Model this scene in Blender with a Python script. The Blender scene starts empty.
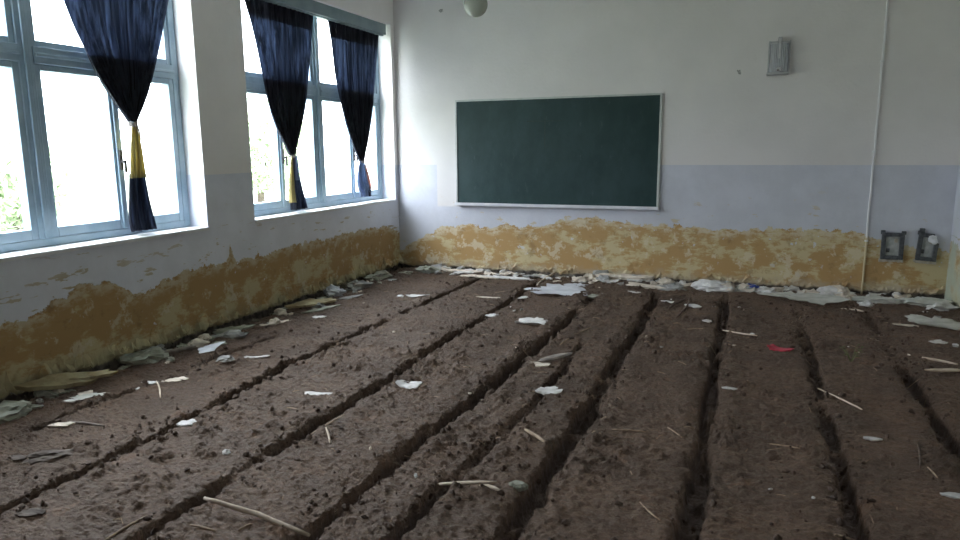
import bpy, bmesh, math, random
import numpy as np
from mathutils import Vector, Matrix, noise as mnoise

# ------------------------------------------------------------------ camera, sky, exposure
S = bpy.context.scene
COL = S.collection
CX, CY, CZ = 4.5806, -8.7049, 1.65
YAW, PIT, ROL, FPX = 0.36857, 0.17379, -0.00842, 693.46
_fw = Vector((-math.sin(YAW)*math.cos(PIT), math.cos(YAW)*math.cos(PIT), -math.sin(PIT)))
_r = Vector((math.cos(YAW), math.sin(YAW), 0)); _u = _r.cross(_fw)
_rt = _r*math.cos(ROL) + _u*math.sin(ROL); _up = -_r*math.sin(ROL) + _u*math.cos(ROL)
cam = bpy.data.objects.new('camera', bpy.data.cameras.new('camera')); COL.objects.link(cam)
M = Matrix((_rt, _up, -_fw)).transposed().to_4x4(); M.translation = (CX, CY, CZ); cam.matrix_world = M
cam.data.sensor_width = 36; cam.data.lens = FPX*36/960; cam.data.clip_start = .05; cam.data.clip_end = 300
S.camera = cam

W_ = bpy.data.worlds.new('overcast sky'); S.world = W_; W_.use_nodes = True
bg = W_.node_tree.nodes['Background']
bg.inputs[0].default_value = (.85, .915, 1.0, 1); _wt = W_.node_tree                       # overcast sky: three times as bright overhead as at the horizon
_tc = _wt.nodes.new('ShaderNodeTexCoord'); _sx = _wt.nodes.new('ShaderNodeSeparateXYZ'); _mr = _wt.nodes.new('ShaderNodeMapRange')
_wt.links.new(_tc.outputs['Generated'], _sx.inputs[0]); _wt.links.new(_sx.outputs[2], _mr.inputs[0])
for _i, _v in enumerate((0., 1., 9.0, 27.0)): _mr.inputs[_i+1].default_value = _v
_wt.links.new(_mr.outputs[0], bg.inputs[1])
S.view_settings.view_transform = 'Standard'; S.view_settings.look = 'None'
S.view_settings.gamma = 1; S.view_settings.use_curve_mapping = False
S.view_settings.exposure = 0.17
S.cycles.max_bounces = 16; S.cycles.diffuse_bounces = 10

RW, DADO, SILL, HEAD, CEIL, REAR = 6.637, 1.433, .965, 3.285, 3.75, -9.4
WINS = [(-6.55, -3.72), (-3.07, -.085)]
for k, (a, b) in enumerate(WINS):
    L = bpy.data.lights.new('window_daylight', 'AREA'); L.shape = 'RECTANGLE'; L.size = b-a; L.size_y = HEAD-SILL
    o = bpy.data.objects.new('window_daylight', L); COL.objects.link(o)
    o.location = (-.30, (a+b)/2, (SILL+HEAD)/2); o.rotation_euler = (0, -math.pi/2, 0)
    o.rotation_euler = Vector((1, 0, 0)).to_track_quat('-Z', 'Z').to_euler()
    if (o.rotation_euler.to_matrix() @ Vector((1, 0, 0))).z**2 > .5: L.size, L.size_y = L.size_y, L.size
    L.cycles.is_portal = True

def at(px, py, axis=2, val=0.0):
    """point of the plane axis=val that the photograph shows at a pixel (used to survey the room)"""
    d = _fw + _rt*((px-480)/FPX) + _up*((270-py)/FPX)
    c = Vector((CX, CY, CZ)); t = (val-c[axis])/d[axis]
    return c + d*t

# ------------------------------------------------------------------ helpers
def link_mesh(name, bm, mats, parent=None, smooth=False):
    me = bpy.data.meshes.new(name)
    if isinstance(bm, bmesh.types.BMesh):
        bmesh.ops.recalc_face_normals(bm, faces=bm.faces)
        bm.to_mesh(me); bm.free()
    else:
        v, f = bm; me.from_pydata(v, [], f); me.update()
    for m in (mats if isinstance(mats, (list, tuple)) else [mats]): me.materials.append(m)
    if smooth:
        me.polygons.foreach_set('use_smooth', [True]*len(me.polygons))
    o = bpy.data.objects.new(name, me); COL.objects.link(o)
    if parent: o.parent = parent
    return o
def empty(name, loc=(0, 0, 0)):
    o = bpy.data.objects.new(name, None); COL.objects.link(o); o.location = loc; o.empty_display_size = .1
    return o
def tag(o, label=None, cat=None, group=None, kind=None):
    for k, v in (('label', label), ('category', cat), ('group', group), ('kind', kind)):
        if v: o[k] = v
    return o
def box(bm, a, b, bevel=0):
    r = bmesh.ops.create_cube(bm, size=1)
    vs = r['verts']
    bmesh.ops.scale(bm, vec=[abs(b[i]-a[i]) for i in range(3)], verts=vs)
    bmesh.ops.translate(bm, vec=[(a[i]+b[i])/2 for i in range(3)], verts=vs)
    if bevel:
        es = list({e for v in vs for e in v.link_edges})
        bmesh.ops.bevel(bm, geom=es, offset=bevel, segments=2, affect='EDGES', profile=.5)
def boxes(name, lst, mat, parent=None, bevel=0):
    bm = bmesh.new()
    for a, b in lst: box(bm, a, b, bevel)
    return link_mesh(name, bm, mat, parent)
def tube_bm(bm, pts, rad, n=8):
    pts = [Vector(p) for p in pts]; rings = []
    rad = rad if isinstance(rad, (list, tuple)) else [rad]*len(pts)
    for i, p in enumerate(pts):
        d = (pts[min(i+1, len(pts)-1)]-pts[max(i-1, 0)]).normalized()
        a = d.orthogonal().normalized() if abs(d.z) > .95 else d.cross(Vector((0, 0, 1))).normalized()
        b = d.cross(a)
        rings.append([bm.verts.new(p+(a*math.cos(t)+b*math.sin(t))*rad[i]) for t in [2*math.pi*k/n for k in range(n)]])
    for r0, r1 in zip(rings, rings[1:]):
        for k in range(n): bm.faces.new((r0[k], r0[(k+1) % n], r1[(k+1) % n], r1[k]))
    bm.faces.new(rings[0][::-1]); bm.faces.new(rings[-1])
def lathe_bm(bm, prof, c, n=32):
    rings = [[bm.verts.new((c[0]+r*math.cos(2*math.pi*k/n), c[1]+r*math.sin(2*math.pi*k/n), c[2]+z)) for k in range(n)] for r, z in prof]
    for r0, r1 in zip(rings, rings[1:]):
        for k in range(n): bm.faces.new((r0[k], r0[(k+1) % n], r1[(k+1) % n], r1[k]))
    bm.faces.new(rings[0][::-1]); bm.faces.new(rings[-1])

# ------------------------------------------------------------------ materials
class N:
    """tiny node builder"""
    def __init__(s, name):
        s.m = bpy.data.materials.new(name); s.m.use_nodes = True; s.t = s.m.node_tree
        s.b = s.t.nodes['Principled BSDF']; s.out = s.t.nodes['Material Output']
    def set(s, sock, v):
        if isinstance(v, bpy.types.NodeSocket): s.t.links.new(v, sock)
        elif isinstance(v, tuple) and len(v) == 3 and sock.type == 'RGBA': sock.default_value = (*v, 1)
        else: sock.default_value = v
    def node(s, ty, ins=None, **kw):
        n = s.t.nodes.new(ty)
        for k, v in kw.items(): setattr(n, k, v)
        for k, v in (ins or {}).items(): s.set(n.inputs[k], v)
        return n
    def math(s, op, a, b=0., c=None, clamp=False):
        n = s.node('ShaderNodeMath', {0: a, 1: b}, operation=op, use_clamp=clamp)
        if c is not None: s.set(n.inputs[2], c)
        return n.outputs[0]
    def mix(s, f, a, b):
        n = s.node('ShaderNodeMix', data_type='RGBA'); s.set(n.inputs[0], f); s.set(n.inputs[6], a); s.set(n.inputs[7], b)
        return n.outputs[2]
    def noise(s, scale, vec=None, detail=4, rough=.55):
        n = s.node('ShaderNodeTexNoise', {'Scale': scale, 'Detail': detail, 'Roughness': rough})
        if vec: s.t.links.new(vec, n.inputs['Vector'])
        return n.outputs['Fac']
    def step(s, x, lo, hi):
        n = s.node('ShaderNodeMapRange', {0: x, 1: lo, 2: hi, 3: 0., 4: 1.}); n.interpolation_type = 'SMOOTHSTEP'
        return n.outputs[0]
    def pos(s):
        g = s.node('ShaderNodeNewGeometry'); sp = s.node('ShaderNodeSeparateXYZ', {0: g.outputs['Position']})
        return g.outputs['Position'], sp.outputs[0], sp.outputs[1], sp.outputs[2]
    def stretch(s, vec, sc, off=(0., 0., 0.)):
        return s.node('ShaderNodeMapping', {'Vector': vec, 'Scale': sc, 'Location': off}).outputs[0]
    def bump(s, h, strength=.3, dist=.01, prev=None):
        n = s.node('ShaderNodeBump', {'Height': h, 'Strength': strength, 'Distance': dist})
        if prev: s.t.links.new(prev, n.inputs['Normal'])
        return n.outputs[0]
    def done(s, col, rough=.8, normal=None, metal=0., spec=None):
        s.set(s.b.inputs['Base Color'], col); s.set(s.b.inputs['Roughness'], rough); s.b.inputs['Metallic'].default_value = metal
        if normal: s.t.links.new(normal, s.b.inputs['Normal'])
        if spec is not None: s.b.inputs['Specular IOR Level'].default_value = spec
        return s.m

def mottled(name, c0, c1, scale=12., rough=.8, bump=.25, dist=.004, metal=0., spec=None):
    n = N(name); tc = n.node('ShaderNodeTexCoord').outputs['Object']
    a = n.noise(scale, tc, 5)
    return n.done(n.mix(n.step(a, .35, .65), c0, c1), rough, n.bump(n.noise(scale*4, tc, 4), bump, dist), metal, spec)

WHITE, DADOC = (.755, .735, .725), (.585, .605, .665)
def wall_material(name, axis, s0, s1, edge, seed=0., patch=None, green=0., tone=1., chips=.5, olive=.5, scars=.655, wash=1.):
    n = N(name); P, X, Y, Z = n.pos(); s = X if axis == 'X' else Y
    Po = n.stretch(P, (1., 1., 1.), (seed, seed*1.7, seed*.6))
    # surveyed lower edge of the paint
    cu = n.node('ShaderNodeFloatCurve'); c = cu.mapping.curves[0]
    pts = [((u-s0)/(s1-s0), z/2.) for u, z in edge]
    c.points[0].location = pts[0]; c.points[1].location = pts[-1]
    for p in pts[1:-1]: c.points.new(*p)
    for p in c.points: p.handle_type = 'VECTOR'
    cu.mapping.update()
    n.t.links.new(n.node('ShaderNodeMapRange', {0: s, 1: s0, 2: s1, 3: 0., 4: 1.}).outputs[0], cu.inputs['Value'])
    e = n.math('MULTIPLY', cu.outputs[0], 2.)
    nz = n.noise(7., Po, 6, .65); nf = n.noise(38., Po, 3)
    e = n.math('ADD', e, n.math('MULTIPLY', n.math('SUBTRACT', nz, .5), .22))
    e = n.math('ADD', e, n.math('MULTIPLY', n.math('SUBTRACT', nf, .5), .05))
    d = n.math('SUBTRACT', Z, e)                      # height over the torn edge
    paint = n.step(d, -.003, .003)
    # paint scars above the edge, paint remains below it
    sv = n.stretch(Po, (1., 1., 2.6)) if axis == 'X' else n.stretch(Po, (1., .7, 3.6))
    sc = n.noise(4.5, sv, 5, .6)
    near = n.step(d, .55, .0)
    scar = n.math('MULTIPLY', n.step(sc, scars, scars+.012), near)
    rem = n.math('MULTIPLY', n.step(n.noise(11., Po, 5, .6), .685-.03*chips, .70-.03*chips), n.step(d, -.75, -.02))
    paint = n.math('MAXIMUM', n.math('MULTIPLY', paint, n.math('SUBTRACT', 1., scar)), rem)
    # paint
    zz = n.math('ADD', Z, n.math('MULTIPLY', n.math('SUBTRACT', n.noise(30., Po, 2), .5), .008))
    up = n.step(zz, DADO-.003, DADO+.003)
    if patch:
        x0, x1, z0 = patch
        inp = n.math('MULTIPLY', n.math('MULTIPLY', n.step(X, x0-.004, x0+.004), n.step(X, x1+.004, x1-.004)), n.step(zz, z0-.02, z0+.02))
        up = n.math('MAXIMUM', up, inp)
    big = n.noise(1.3, Po, 4)
    wh = n.mix(n.step(big, .3, .7), tuple(v*.95*wash for v in WHITE), tuple(v*1.03*wash for v in WHITE))
    dd = n.mix(n.step(n.noise(2.3, Po, 5, .65), .35, .7), tuple(v*wash for v in DADOC), tuple(v*1.12*wash for v in DADOC))
    wall = n.mix(up, dd, wh)
    # small dirt marks and streaks on the paint
    stn = n.step(n.noise(9., n.stretch(Po, (1., 1., .5)), 6, .7), .66, .76)
    wall = n.mix(n.math('MULTIPLY', stn, .16), wall, (.30, .28, .24))
    # bare plaster
    k = tone
    pale, orange, brown = (.59*k, .50*k, .29*k), (.46*k, .295*k, .125*k), (.28*k, .17*k, .07*k)
    a = n.noise(2.6, n.stretch(Po, (1., 1., 1.4), (3.1, 2., 1.)), 8, .66)
    if axis == 'Y': a = n.math('SUBTRACT', a, n.math('MULTIPLY', n.math('SUBTRACT', Z, .33), .35))
    else: a = n.math('ADD', a, n.math('MULTIPLY', n.math('SUBTRACT', X, 3.3), .012))
    a = n.math('ADD', a, n.math('MULTIPLY', n.math('SUBTRACT', n.noise(9., n.stretch(Po, (1., 1., 3.5), (4., 4., 1.)), 7, .7), .5), .35))
    och = n.mix(n.step(a, olive-.06, olive+.04), orange, pale)
    cr = n.noise(4.2, n.stretch(Po, (1., 1., 1.), (2., 9., 4.)), 8, .7)
    och = n.mix(n.math('MULTIPLY', n.step(cr, .56, .60), .75), och, (.66*k, .585*k, .42*k))
    b = n.noise(5.5, n.stretch(Po, (1., 1., 1.), (7., 1., 5.)), 7, .7)
    och = n.mix(n.math('MULTIPLY', n.step(b, .55, .68), .6), och, brown)
    rim = n.math('MULTIPLY', n.step(d, -.13, -.02), n.step(n.noise(8., n.stretch(Po, (1., 1., 2.)), 6, .7), .42, .54))
    och = n.mix(n.math('MULTIPLY', rim, .8), och, (.66*k, .59*k, .43*k))
    och = n.mix(n.math('MULTIPLY', scar, n.step(d, .0, .01)), och, (.60*k, .53*k, .40*k))
    foot = n.step(n.math('ADD', Z, n.math('MULTIPLY', n.math('SUBTRACT', nz, .5), .35)), .17, .02)
    och = n.mix(n.math('MULTIPLY', foot, .7), och, (.44*k, .38*k, .29*k) if axis == 'X' else (.36*k, .33*k, .21*k))
    st = n.step(n.math('ADD', Z, n.math('MULTIPLY', n.math('SUBTRACT', nz, .5), .10)), .055, .02)   # bare footing stones
    och = n.mix(st, och, n.mix(n.step(n.noise(14., Po, 4), .4, .6), (.06, .052, .045), (.15, .13, .11)))
    if green:
        g = n.math('MULTIPLY', n.step(n.noise(2.6, Po, 5), .35, .6), green)
        och = n.mix(g, och, (.44, .50, .40)); wall = n.mix(n.math('MULTIPLY', g, .3), wall, (.5, .56, .48))
    col = n.mix(paint, och, wall)
    h = n.math('ADD', n.math('MULTIPLY', paint, .6), n.math('MULTIPLY', n.noise(26., Po, 6, .6), .55))
    b1 = n.bump(h, .55, .012); b2 = n.bump(n.noise(2.2, Po, 3), .25, .03, b1)
    return n.done(col, n.mix(paint, (.95, .95, .95), n.mix(up, (.30, .30, .30), (.75, .75, .75))), b2, spec=.6)

left_edge = [(REAR, .55), (-6.5, .52), (-5.7, .53), (-5.4, .53), (-5.28, .61), (-5.05, .68), (-4.8, .65), (-4.6, .53), (-4.45, .51), (-4.2, .57), (-3.95, .625),
             (-3.6, .60), (-3.50, .61), (-3.45, .74), (-3.40, .60), (-2.87, .60), (-2.3, .635), (-1.75, .62), (-1.07, .64), (-.4, .62), (0, .5)]
back_edge = [(0, .22), (.24, .38), (.48, .50), (.63, .57), (1.08, .64), (1.37, .58), (1.58, .63), (2.06, .62), (2.33, .72), (2.72, .76), (3.1, .73), (3.47, .70),
             (3.83, .69), (4.29, .67), (4.73, .69), (5.16, .71), (5.77, .69), (5.90, .62), (6.22, .56), (6.45, .56), (RW, .52)]
m_left = wall_material('window wall plaster', 'Y', REAR, 0, left_edge, 3., tone=.86, chips=.3, olive=.55, scars=.62, wash=1.2)
m_back = wall_material('blackboard wall plaster', 'X', 0, RW, back_edge, 11., patch=(.60, .95, .87), olive=.55, scars=.64)
m_right = wall_material('side wall plaster', 'Y', REAR, 0, [(REAR, .6), (-4, .55), (-.8, .6), (0, .62)], 23., green=.9, tone=.95)
m_front = wall_material('entrance wall plaster', 'X', 0, RW, [(0, .6), (3, .55), (RW, .6)], 31.)
m_ceil = mottled('ceiling distemper', (.78, .78, .76), (.82, .82, .80), 2., .9)

def soil_material():
    n = N('dug earth'); P, X, Y, Z = n.pos()
    st = n.stretch(P, (1., 3.2, 1.))
    a = n.noise(2.2, P, 6, .6); b = n.noise(14., st, 6, .7); c = n.noise(75., P, 4, .6)
    col = n.mix(n.step(a, .38, .62), (.018, .0108, .0075), (.080, .049, .032))
    col = n.mix(n.math('MULTIPLY', n.step(b, .50, .62), .65), col, (.150, .108, .080))
    col = n.mix(n.math('MULTIPLY', n.step(c, .55, .7), .4), col, (.020, .014, .011))
    # pale plaster dust by the walls
    dw = n.math('MINIMUM', n.math('MULTIPLY', Y, -1.), n.math('ADD', X, .12))
    du = n.math('MULTIPLY', n.step(n.math('ADD', dw, n.math('MULTIPLY', n.math('SUBTRACT', b, .5), .9)), .34, .05), n.step(n.noise(24., P, 5, .7), .50, .60))
    col = n.mix(n.math('MULTIPLY', du, .6), col, (.34, .31, .27))
    # specks of straw and lime
    sp = n.step(n.noise(130., n.stretch(P, (.5, 1.4, 1.)), 2), .74, .78)
    col = n.mix(n.math('MULTIPLY', sp, .5), col, (.30, .25, .19))
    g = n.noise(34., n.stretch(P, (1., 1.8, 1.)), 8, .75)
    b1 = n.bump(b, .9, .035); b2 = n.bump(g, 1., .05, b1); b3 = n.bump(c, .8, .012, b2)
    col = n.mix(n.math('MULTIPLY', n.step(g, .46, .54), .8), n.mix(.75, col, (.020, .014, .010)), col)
    rd = n.step(n.noise(3.4, n.stretch(P, (1., 1., 1.), (5., 3., 0.)), 7, .7), .58, .66)
    col = n.mix(n.math('MULTIPLY', rd, .5), col, (.120, .066, .038))
    shade_mask = n.node('ShaderNodeAttribute', attribute_name='furrow_shade').outputs['Fac']      # shade of the furrows painted into the soil colour, following their depth
    col = n.mix(n.math('MULTIPLY', n.step(n.math('ADD', shade_mask, n.math('MULTIPLY', n.math('SUBTRACT', g, .5), .9)), .25, .55), .93), col, (.009, .007, .006))
    n.b.inputs['Specular Tint'].default_value = (1, .76, .58, 1)
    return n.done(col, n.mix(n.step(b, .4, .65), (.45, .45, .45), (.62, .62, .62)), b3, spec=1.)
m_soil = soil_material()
m_clod = mottled('earth clod', (.050, .034, .025), (.110, .076, .056), 30., .9, .4)
m_frame = mottled('pale blue window paint', (.33, .46, .57), (.42, .55, .65), 5., .45, .1)
m_sill = mottled('whitewashed sill', (.74, .76, .78), (.80, .81, .82), 6., .5, .1)
m_pelmet = mottled('grey blue board paint', (.22, .30, .33), (.27, .35, .38), 4., .5, .1)
m_dark = mottled('dark iron', (.03, .03, .035), (.06, .06, .06), 20., .5, .1, metal=.5)
def glass_material():
    n = N('window pane glass'); tr = n.node('ShaderNodeBsdfTransparent'); gl = n.node('ShaderNodeBsdfGlossy', {'Roughness': .02})
    lw = n.node('ShaderNodeLayerWeight', {'Blend': .5}); fr = n.math('ADD', n.math('MULTIPLY', n.math('POWER', lw.outputs['Facing'], 6.), .5), .03); mx = n.node('ShaderNodeMixShader', {0: fr, 1: tr.outputs[0], 2: gl.outputs[0]})
    n.t.links.new(mx.outputs[0], n.out.inputs[0]); return n.m
m_glass = glass_material()
def cloth(name, c, trans, tcol):
    n = N(name); tc = n.node('ShaderNodeTexCoord').outputs['Object']
    w = n.noise(34., n.stretch(tc, (1., 1., .03)), 4, .65); n.done(n.mix(n.step(w, .35, .65), c, tuple(v*1.35 for v in c)), .9, n.bump(w, .2, .003))
    tl = n.node('ShaderNodeBsdfTranslucent', {'Color': n.mix(n.step(w, .36, .64), tuple(v*.45 for v in tcol), tuple(v*1.5 for v in tcol))}); mx = n.node('ShaderNodeMixShader', {0: trans, 1: n.b.outputs[0], 2: tl.outputs[0]})
    n.t.links.new(mx.outputs[0], n.out.inputs[0]); return n.m
m_navy = cloth('navy curtain cloth', (.034, .039, .058), .40, (.155, .19, .265))
m_lining = cloth('dense dark lining', (.018, .020, .030), .06, (.01, .014, .03))
m_gold = cloth('gold curtain cloth', (.52, .46, .22), .4, (.62, .55, .27))
m_bluec = cloth('faded blue cloth', (.22, .28, .40), .4, (.36, .45, .62))
m_pink = cloth('pinkish cloth', (.50, .30, .24), .35, (.6, .35, .28))
m_cord = cloth('pale tie cloth', (.45, .42, .40), .2, (.4, .35, .3))

# ------------------------------------------------------------------ room shell
def struct(o): o['kind'] = 'structure'; return o
T = .42
bl = []
ys = sorted(WINS)
prev = REAR-.25
for a, b in ys:
    bl.append(((-T, prev, -.35), (0, a, CEIL))); bl.append(((-T, a, -.35), (0, b, SILL-.03))); bl.append(((-T, a, HEAD), (0, b, CEIL))); prev = b
bl.append(((-T, prev, -.35), (0, .0, CEIL)))
struct(boxes('wall_left', bl, m_left))
struct(boxes('wall_back', [((-T, 0, -.35), (RW+.25, .3, CEIL))], m_back))
struct(boxes('wall_right', [((RW, REAR-.25, -.35), (RW+.25, 0, CEIL))], m_right))
struct(boxes('wall_front', [((0, REAR-.25, -.35), (RW, REAR, CEIL))], m_front))
struct(boxes('ceiling', [((-T, REAR-.25, CEIL), (RW+.25, .3, CEIL+.2))], m_ceil))

# ------------------------------------------------------------------ earth floor
rng = np.random.default_rng(5)
_lat = {}
def vnoise(x, y, seed):
    if seed not in _lat: _lat[seed] = np.random.default_rng(seed).random((256, 256))
    r = _lat[seed]
    xi = np.floor(x).astype(int); yi = np.floor(y).astype(int); fx = x-xi; fy = y-yi
    fx = fx*fx*(3-2*fx); fy = fy*fy*(3-2*fy); g = lambda i, j: r[i % 256, j % 256]
    return (g(xi, yi)*(1-fx)+g(xi+1, yi)*fx)*(1-fy)+(g(xi, yi+1)*(1-fx)+g(xi+1, yi+1)*fx)*fy - .5
def fbm(x, y, seed, octv=4, rough=.55):
    s = 0; a = 1
    for k in range(octv): s = s+a*vnoise(x*2**k+k*17.3, y*2**k+k*5.1, seed+k); a *= rough
    return s
# joist beds: centre x, y start, y end, half width, depth, how broken the bed is
TR = [(.66, -6.3, -3.6, .042, .085, .22), (1.41, -7.4, -.3, .055, .13, .12), (2.20, -7.6, -.45, .062, .15, .05), (2.96, -8.2, -.95, .070, .15, .05),
      (3.33, -7.4, -2.9, .050, .11, .18), (3.69, -8.4, -.75, .080, .17, .02), (4.42, -8.6, -.65, .066, .15, .10), (5.12, -8.6, -.95, .066, .15, .16), (5.73, -8.6, -.75, .07, .14, .16)]
TRKNOT = {1.41: [(-6.6, .0), (-5.8, .03), (-5.2, -.03), (-4.4, -.13), (-3.6, -.10), (-1.8, .01)], 2.96: [(-6.3, -.08), (-5.2, -.07), (-4.5, .0), (-3.2, .04), (-1.3, .06)],
          3.33: [(-5.7, -.08), (-5.2, -.03), (-4.6, .03), (-3.3, 0)]}
def centre(c, y):
    w = .030*fbm(y*1.1, y*0+c*9, int(c*100), 3)
    if c in TRKNOT: k = TRKNOT[c]; w = w+np.interp(y, [a for a, b in k], [b for a, b in k])
    return c+w
SHADE = [0.]
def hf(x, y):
    x = np.asarray(x, float); y = np.asarray(y, float); SHADE[0] = np.zeros(x.shape)
    h = .028*fbm(x*1.3, y*.9, 1, 3)+.012*fbm(x*5, y*7, 11, 4, .6)+.009*fbm(x*8, y*34, 21, 3, .65)+.013*fbm(x*30, y*38, 31, 2, .9)
    # crumbled lumps
    lump = fbm(x*13, y*13, 41, 3, .6); zone = fbm(x*2.1, y*2.1, 51, 2)
    h = h+np.clip(lump-.08, 0, 1)*.06*np.clip(zone*3+.1, 0, 1)
    for c, y0, y1, hw, dep, brk in TR:
        d = x-centre(c, y); wv = hw*.66*(1+.6*fbm(y*3.5, y*0+c*3, int(c*77), 3)+.55*fbm(x*13, y*17, int(c*31), 4, .65))
        amp = np.clip(1.25-brk*2.2+1.5*fbm(y*1.2, y*0+c, int(c*53)+7, 3)+.8*fbm(y*5.5, y*0+c, int(c*59)+3, 3), 0, 1)*np.clip(1.05-1.6*np.clip(fbm(x*9, y*7, int(c*67), 3)-.05, 0, 1), 0, 1)
        amp = amp*np.clip((y-y0)/.4, 0, 1)*np.clip((y1-y)/.25, 0, 1)
        t = np.abs(d)/np.maximum(wv, .02)
        prof = 1/(1+np.exp(np.clip((t-1)*11, -40, 40)))
        h = h-dep*.8*amp*prof; SHADE[0] = np.maximum(SHADE[0], amp*prof)
        h = h+.012*amp*np.exp(-((np.abs(d)-hw*1.9)/(.07))**2)*(1+2.2*fbm(x*9, y*11, int(c*19), 3))
    # gully at the foot of the walls
    h = h-.13*np.exp(-(x/.085)**4)*(1+fbm(x*0+2, y*5, 61, 2))+.016*np.exp(-((x-.24)/.13)**2)*(.7+fbm(x*8, y*8, 66, 3))
    h = h-.07*np.exp(-(y/.06)**4)+.018*np.exp(-((y+.22)/.16)**2)*(.6+fbm(x*7, y*7, 71, 3))
    return h
gx = np.linspace(-.02, RW+.02, 860)
gy = np.concatenate([np.linspace(REAR-.05, -7.5, 60, endpoint=False), -7.5+7.52*np.linspace(0, 1, 1000)**1.25])
XX, YY = np.meshgrid(gx, gy); ZZ = hf(XX, YY); shade_mask = SHADE[0]
ny, nx = XX.shape
me = bpy.data.meshes.new('floor')
me.vertices.add(nx*ny); me.vertices.foreach_set('co', np.stack([XX, YY, ZZ], -1).astype(np.float32).ravel())
idx = np.arange(nx*ny).reshape(ny, nx)
q = np.stack([idx[:-1, :-1], idx[:-1, 1:], idx[1:, 1:], idx[1:, :-1]], -1).reshape(-1, 4)
me.loops.add(q.size); me.loops.foreach_set('vertex_index', q.ravel().astype(np.int32))
me.polygons.add(len(q)); me.polygons.foreach_set('loop_start', np.arange(0, q.size, 4, dtype=np.int32)); me.polygons.foreach_set('loop_total', np.full(len(q), 4, np.int32))
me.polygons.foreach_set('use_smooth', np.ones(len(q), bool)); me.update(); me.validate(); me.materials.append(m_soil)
at_ = me.attributes.new('furrow_shade', 'FLOAT', 'POINT'); at_.data.foreach_set('value', shade_mask.astype(np.float32).ravel())
fl = bpy.data.objects.new('floor', me); COL.objects.link(fl); struct(fl)
def H(x, y): return float(hf(np.array([x]), np.array([y]))[0])
def Hmax(x, y, r):
    t = np.linspace(0, 2*np.pi, 12, endpoint=False); a = np.concatenate([[x], x+r*np.cos(t), x+r*.5*np.cos(t)]); b = np.concatenate([[y], y+r*np.sin(t), y+r*.5*np.sin(t)])
    return float(np.percentile(hf(a, b), 75))

def lip(name, axis, length, mat, depth, hgt, seed):
    # ragged lower edge of the wall plaster, standing proud of the footing
    n = int(length/.022); vs = []; fs = []; t = np.linspace(-length, 0, n+1)
    d = depth*(1+1.3*fbm(t*10, t*0, seed, 5, .85)); lo = .05+.05*fbm(t*9, t*0, seed+9, 5, .85); hi = lo+hgt*(1+1.2*fbm(t*8, t*0, seed+19, 5, .85)); d = np.maximum(d, .004)
    for i in range(n+1):
        for o_, z in ((-.01, lo[i]), (d[i]*.7, lo[i]-.004), (d[i], lo[i]+.018), (d[i]*.75, (lo[i]+hi[i])/2), (d[i]*.2, hi[i]), (-.01, hi[i]+.012)):
            vs.append((o_, t[i], z) if axis == 'Y' else (t[i]+length, -o_, z))
    for i in range(n):
        for k in range(5):
            a = i*6+k; fs.append((a, a+1, a+7, a+6))
    return struct(link_mesh(name, (vs, fs), mat, None, False))
lip('trim_1', 'Y', 9.3, m_left, .035, .09, 301); lip('trim_2', 'X', RW, m_back, .016, .035, 351)

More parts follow.
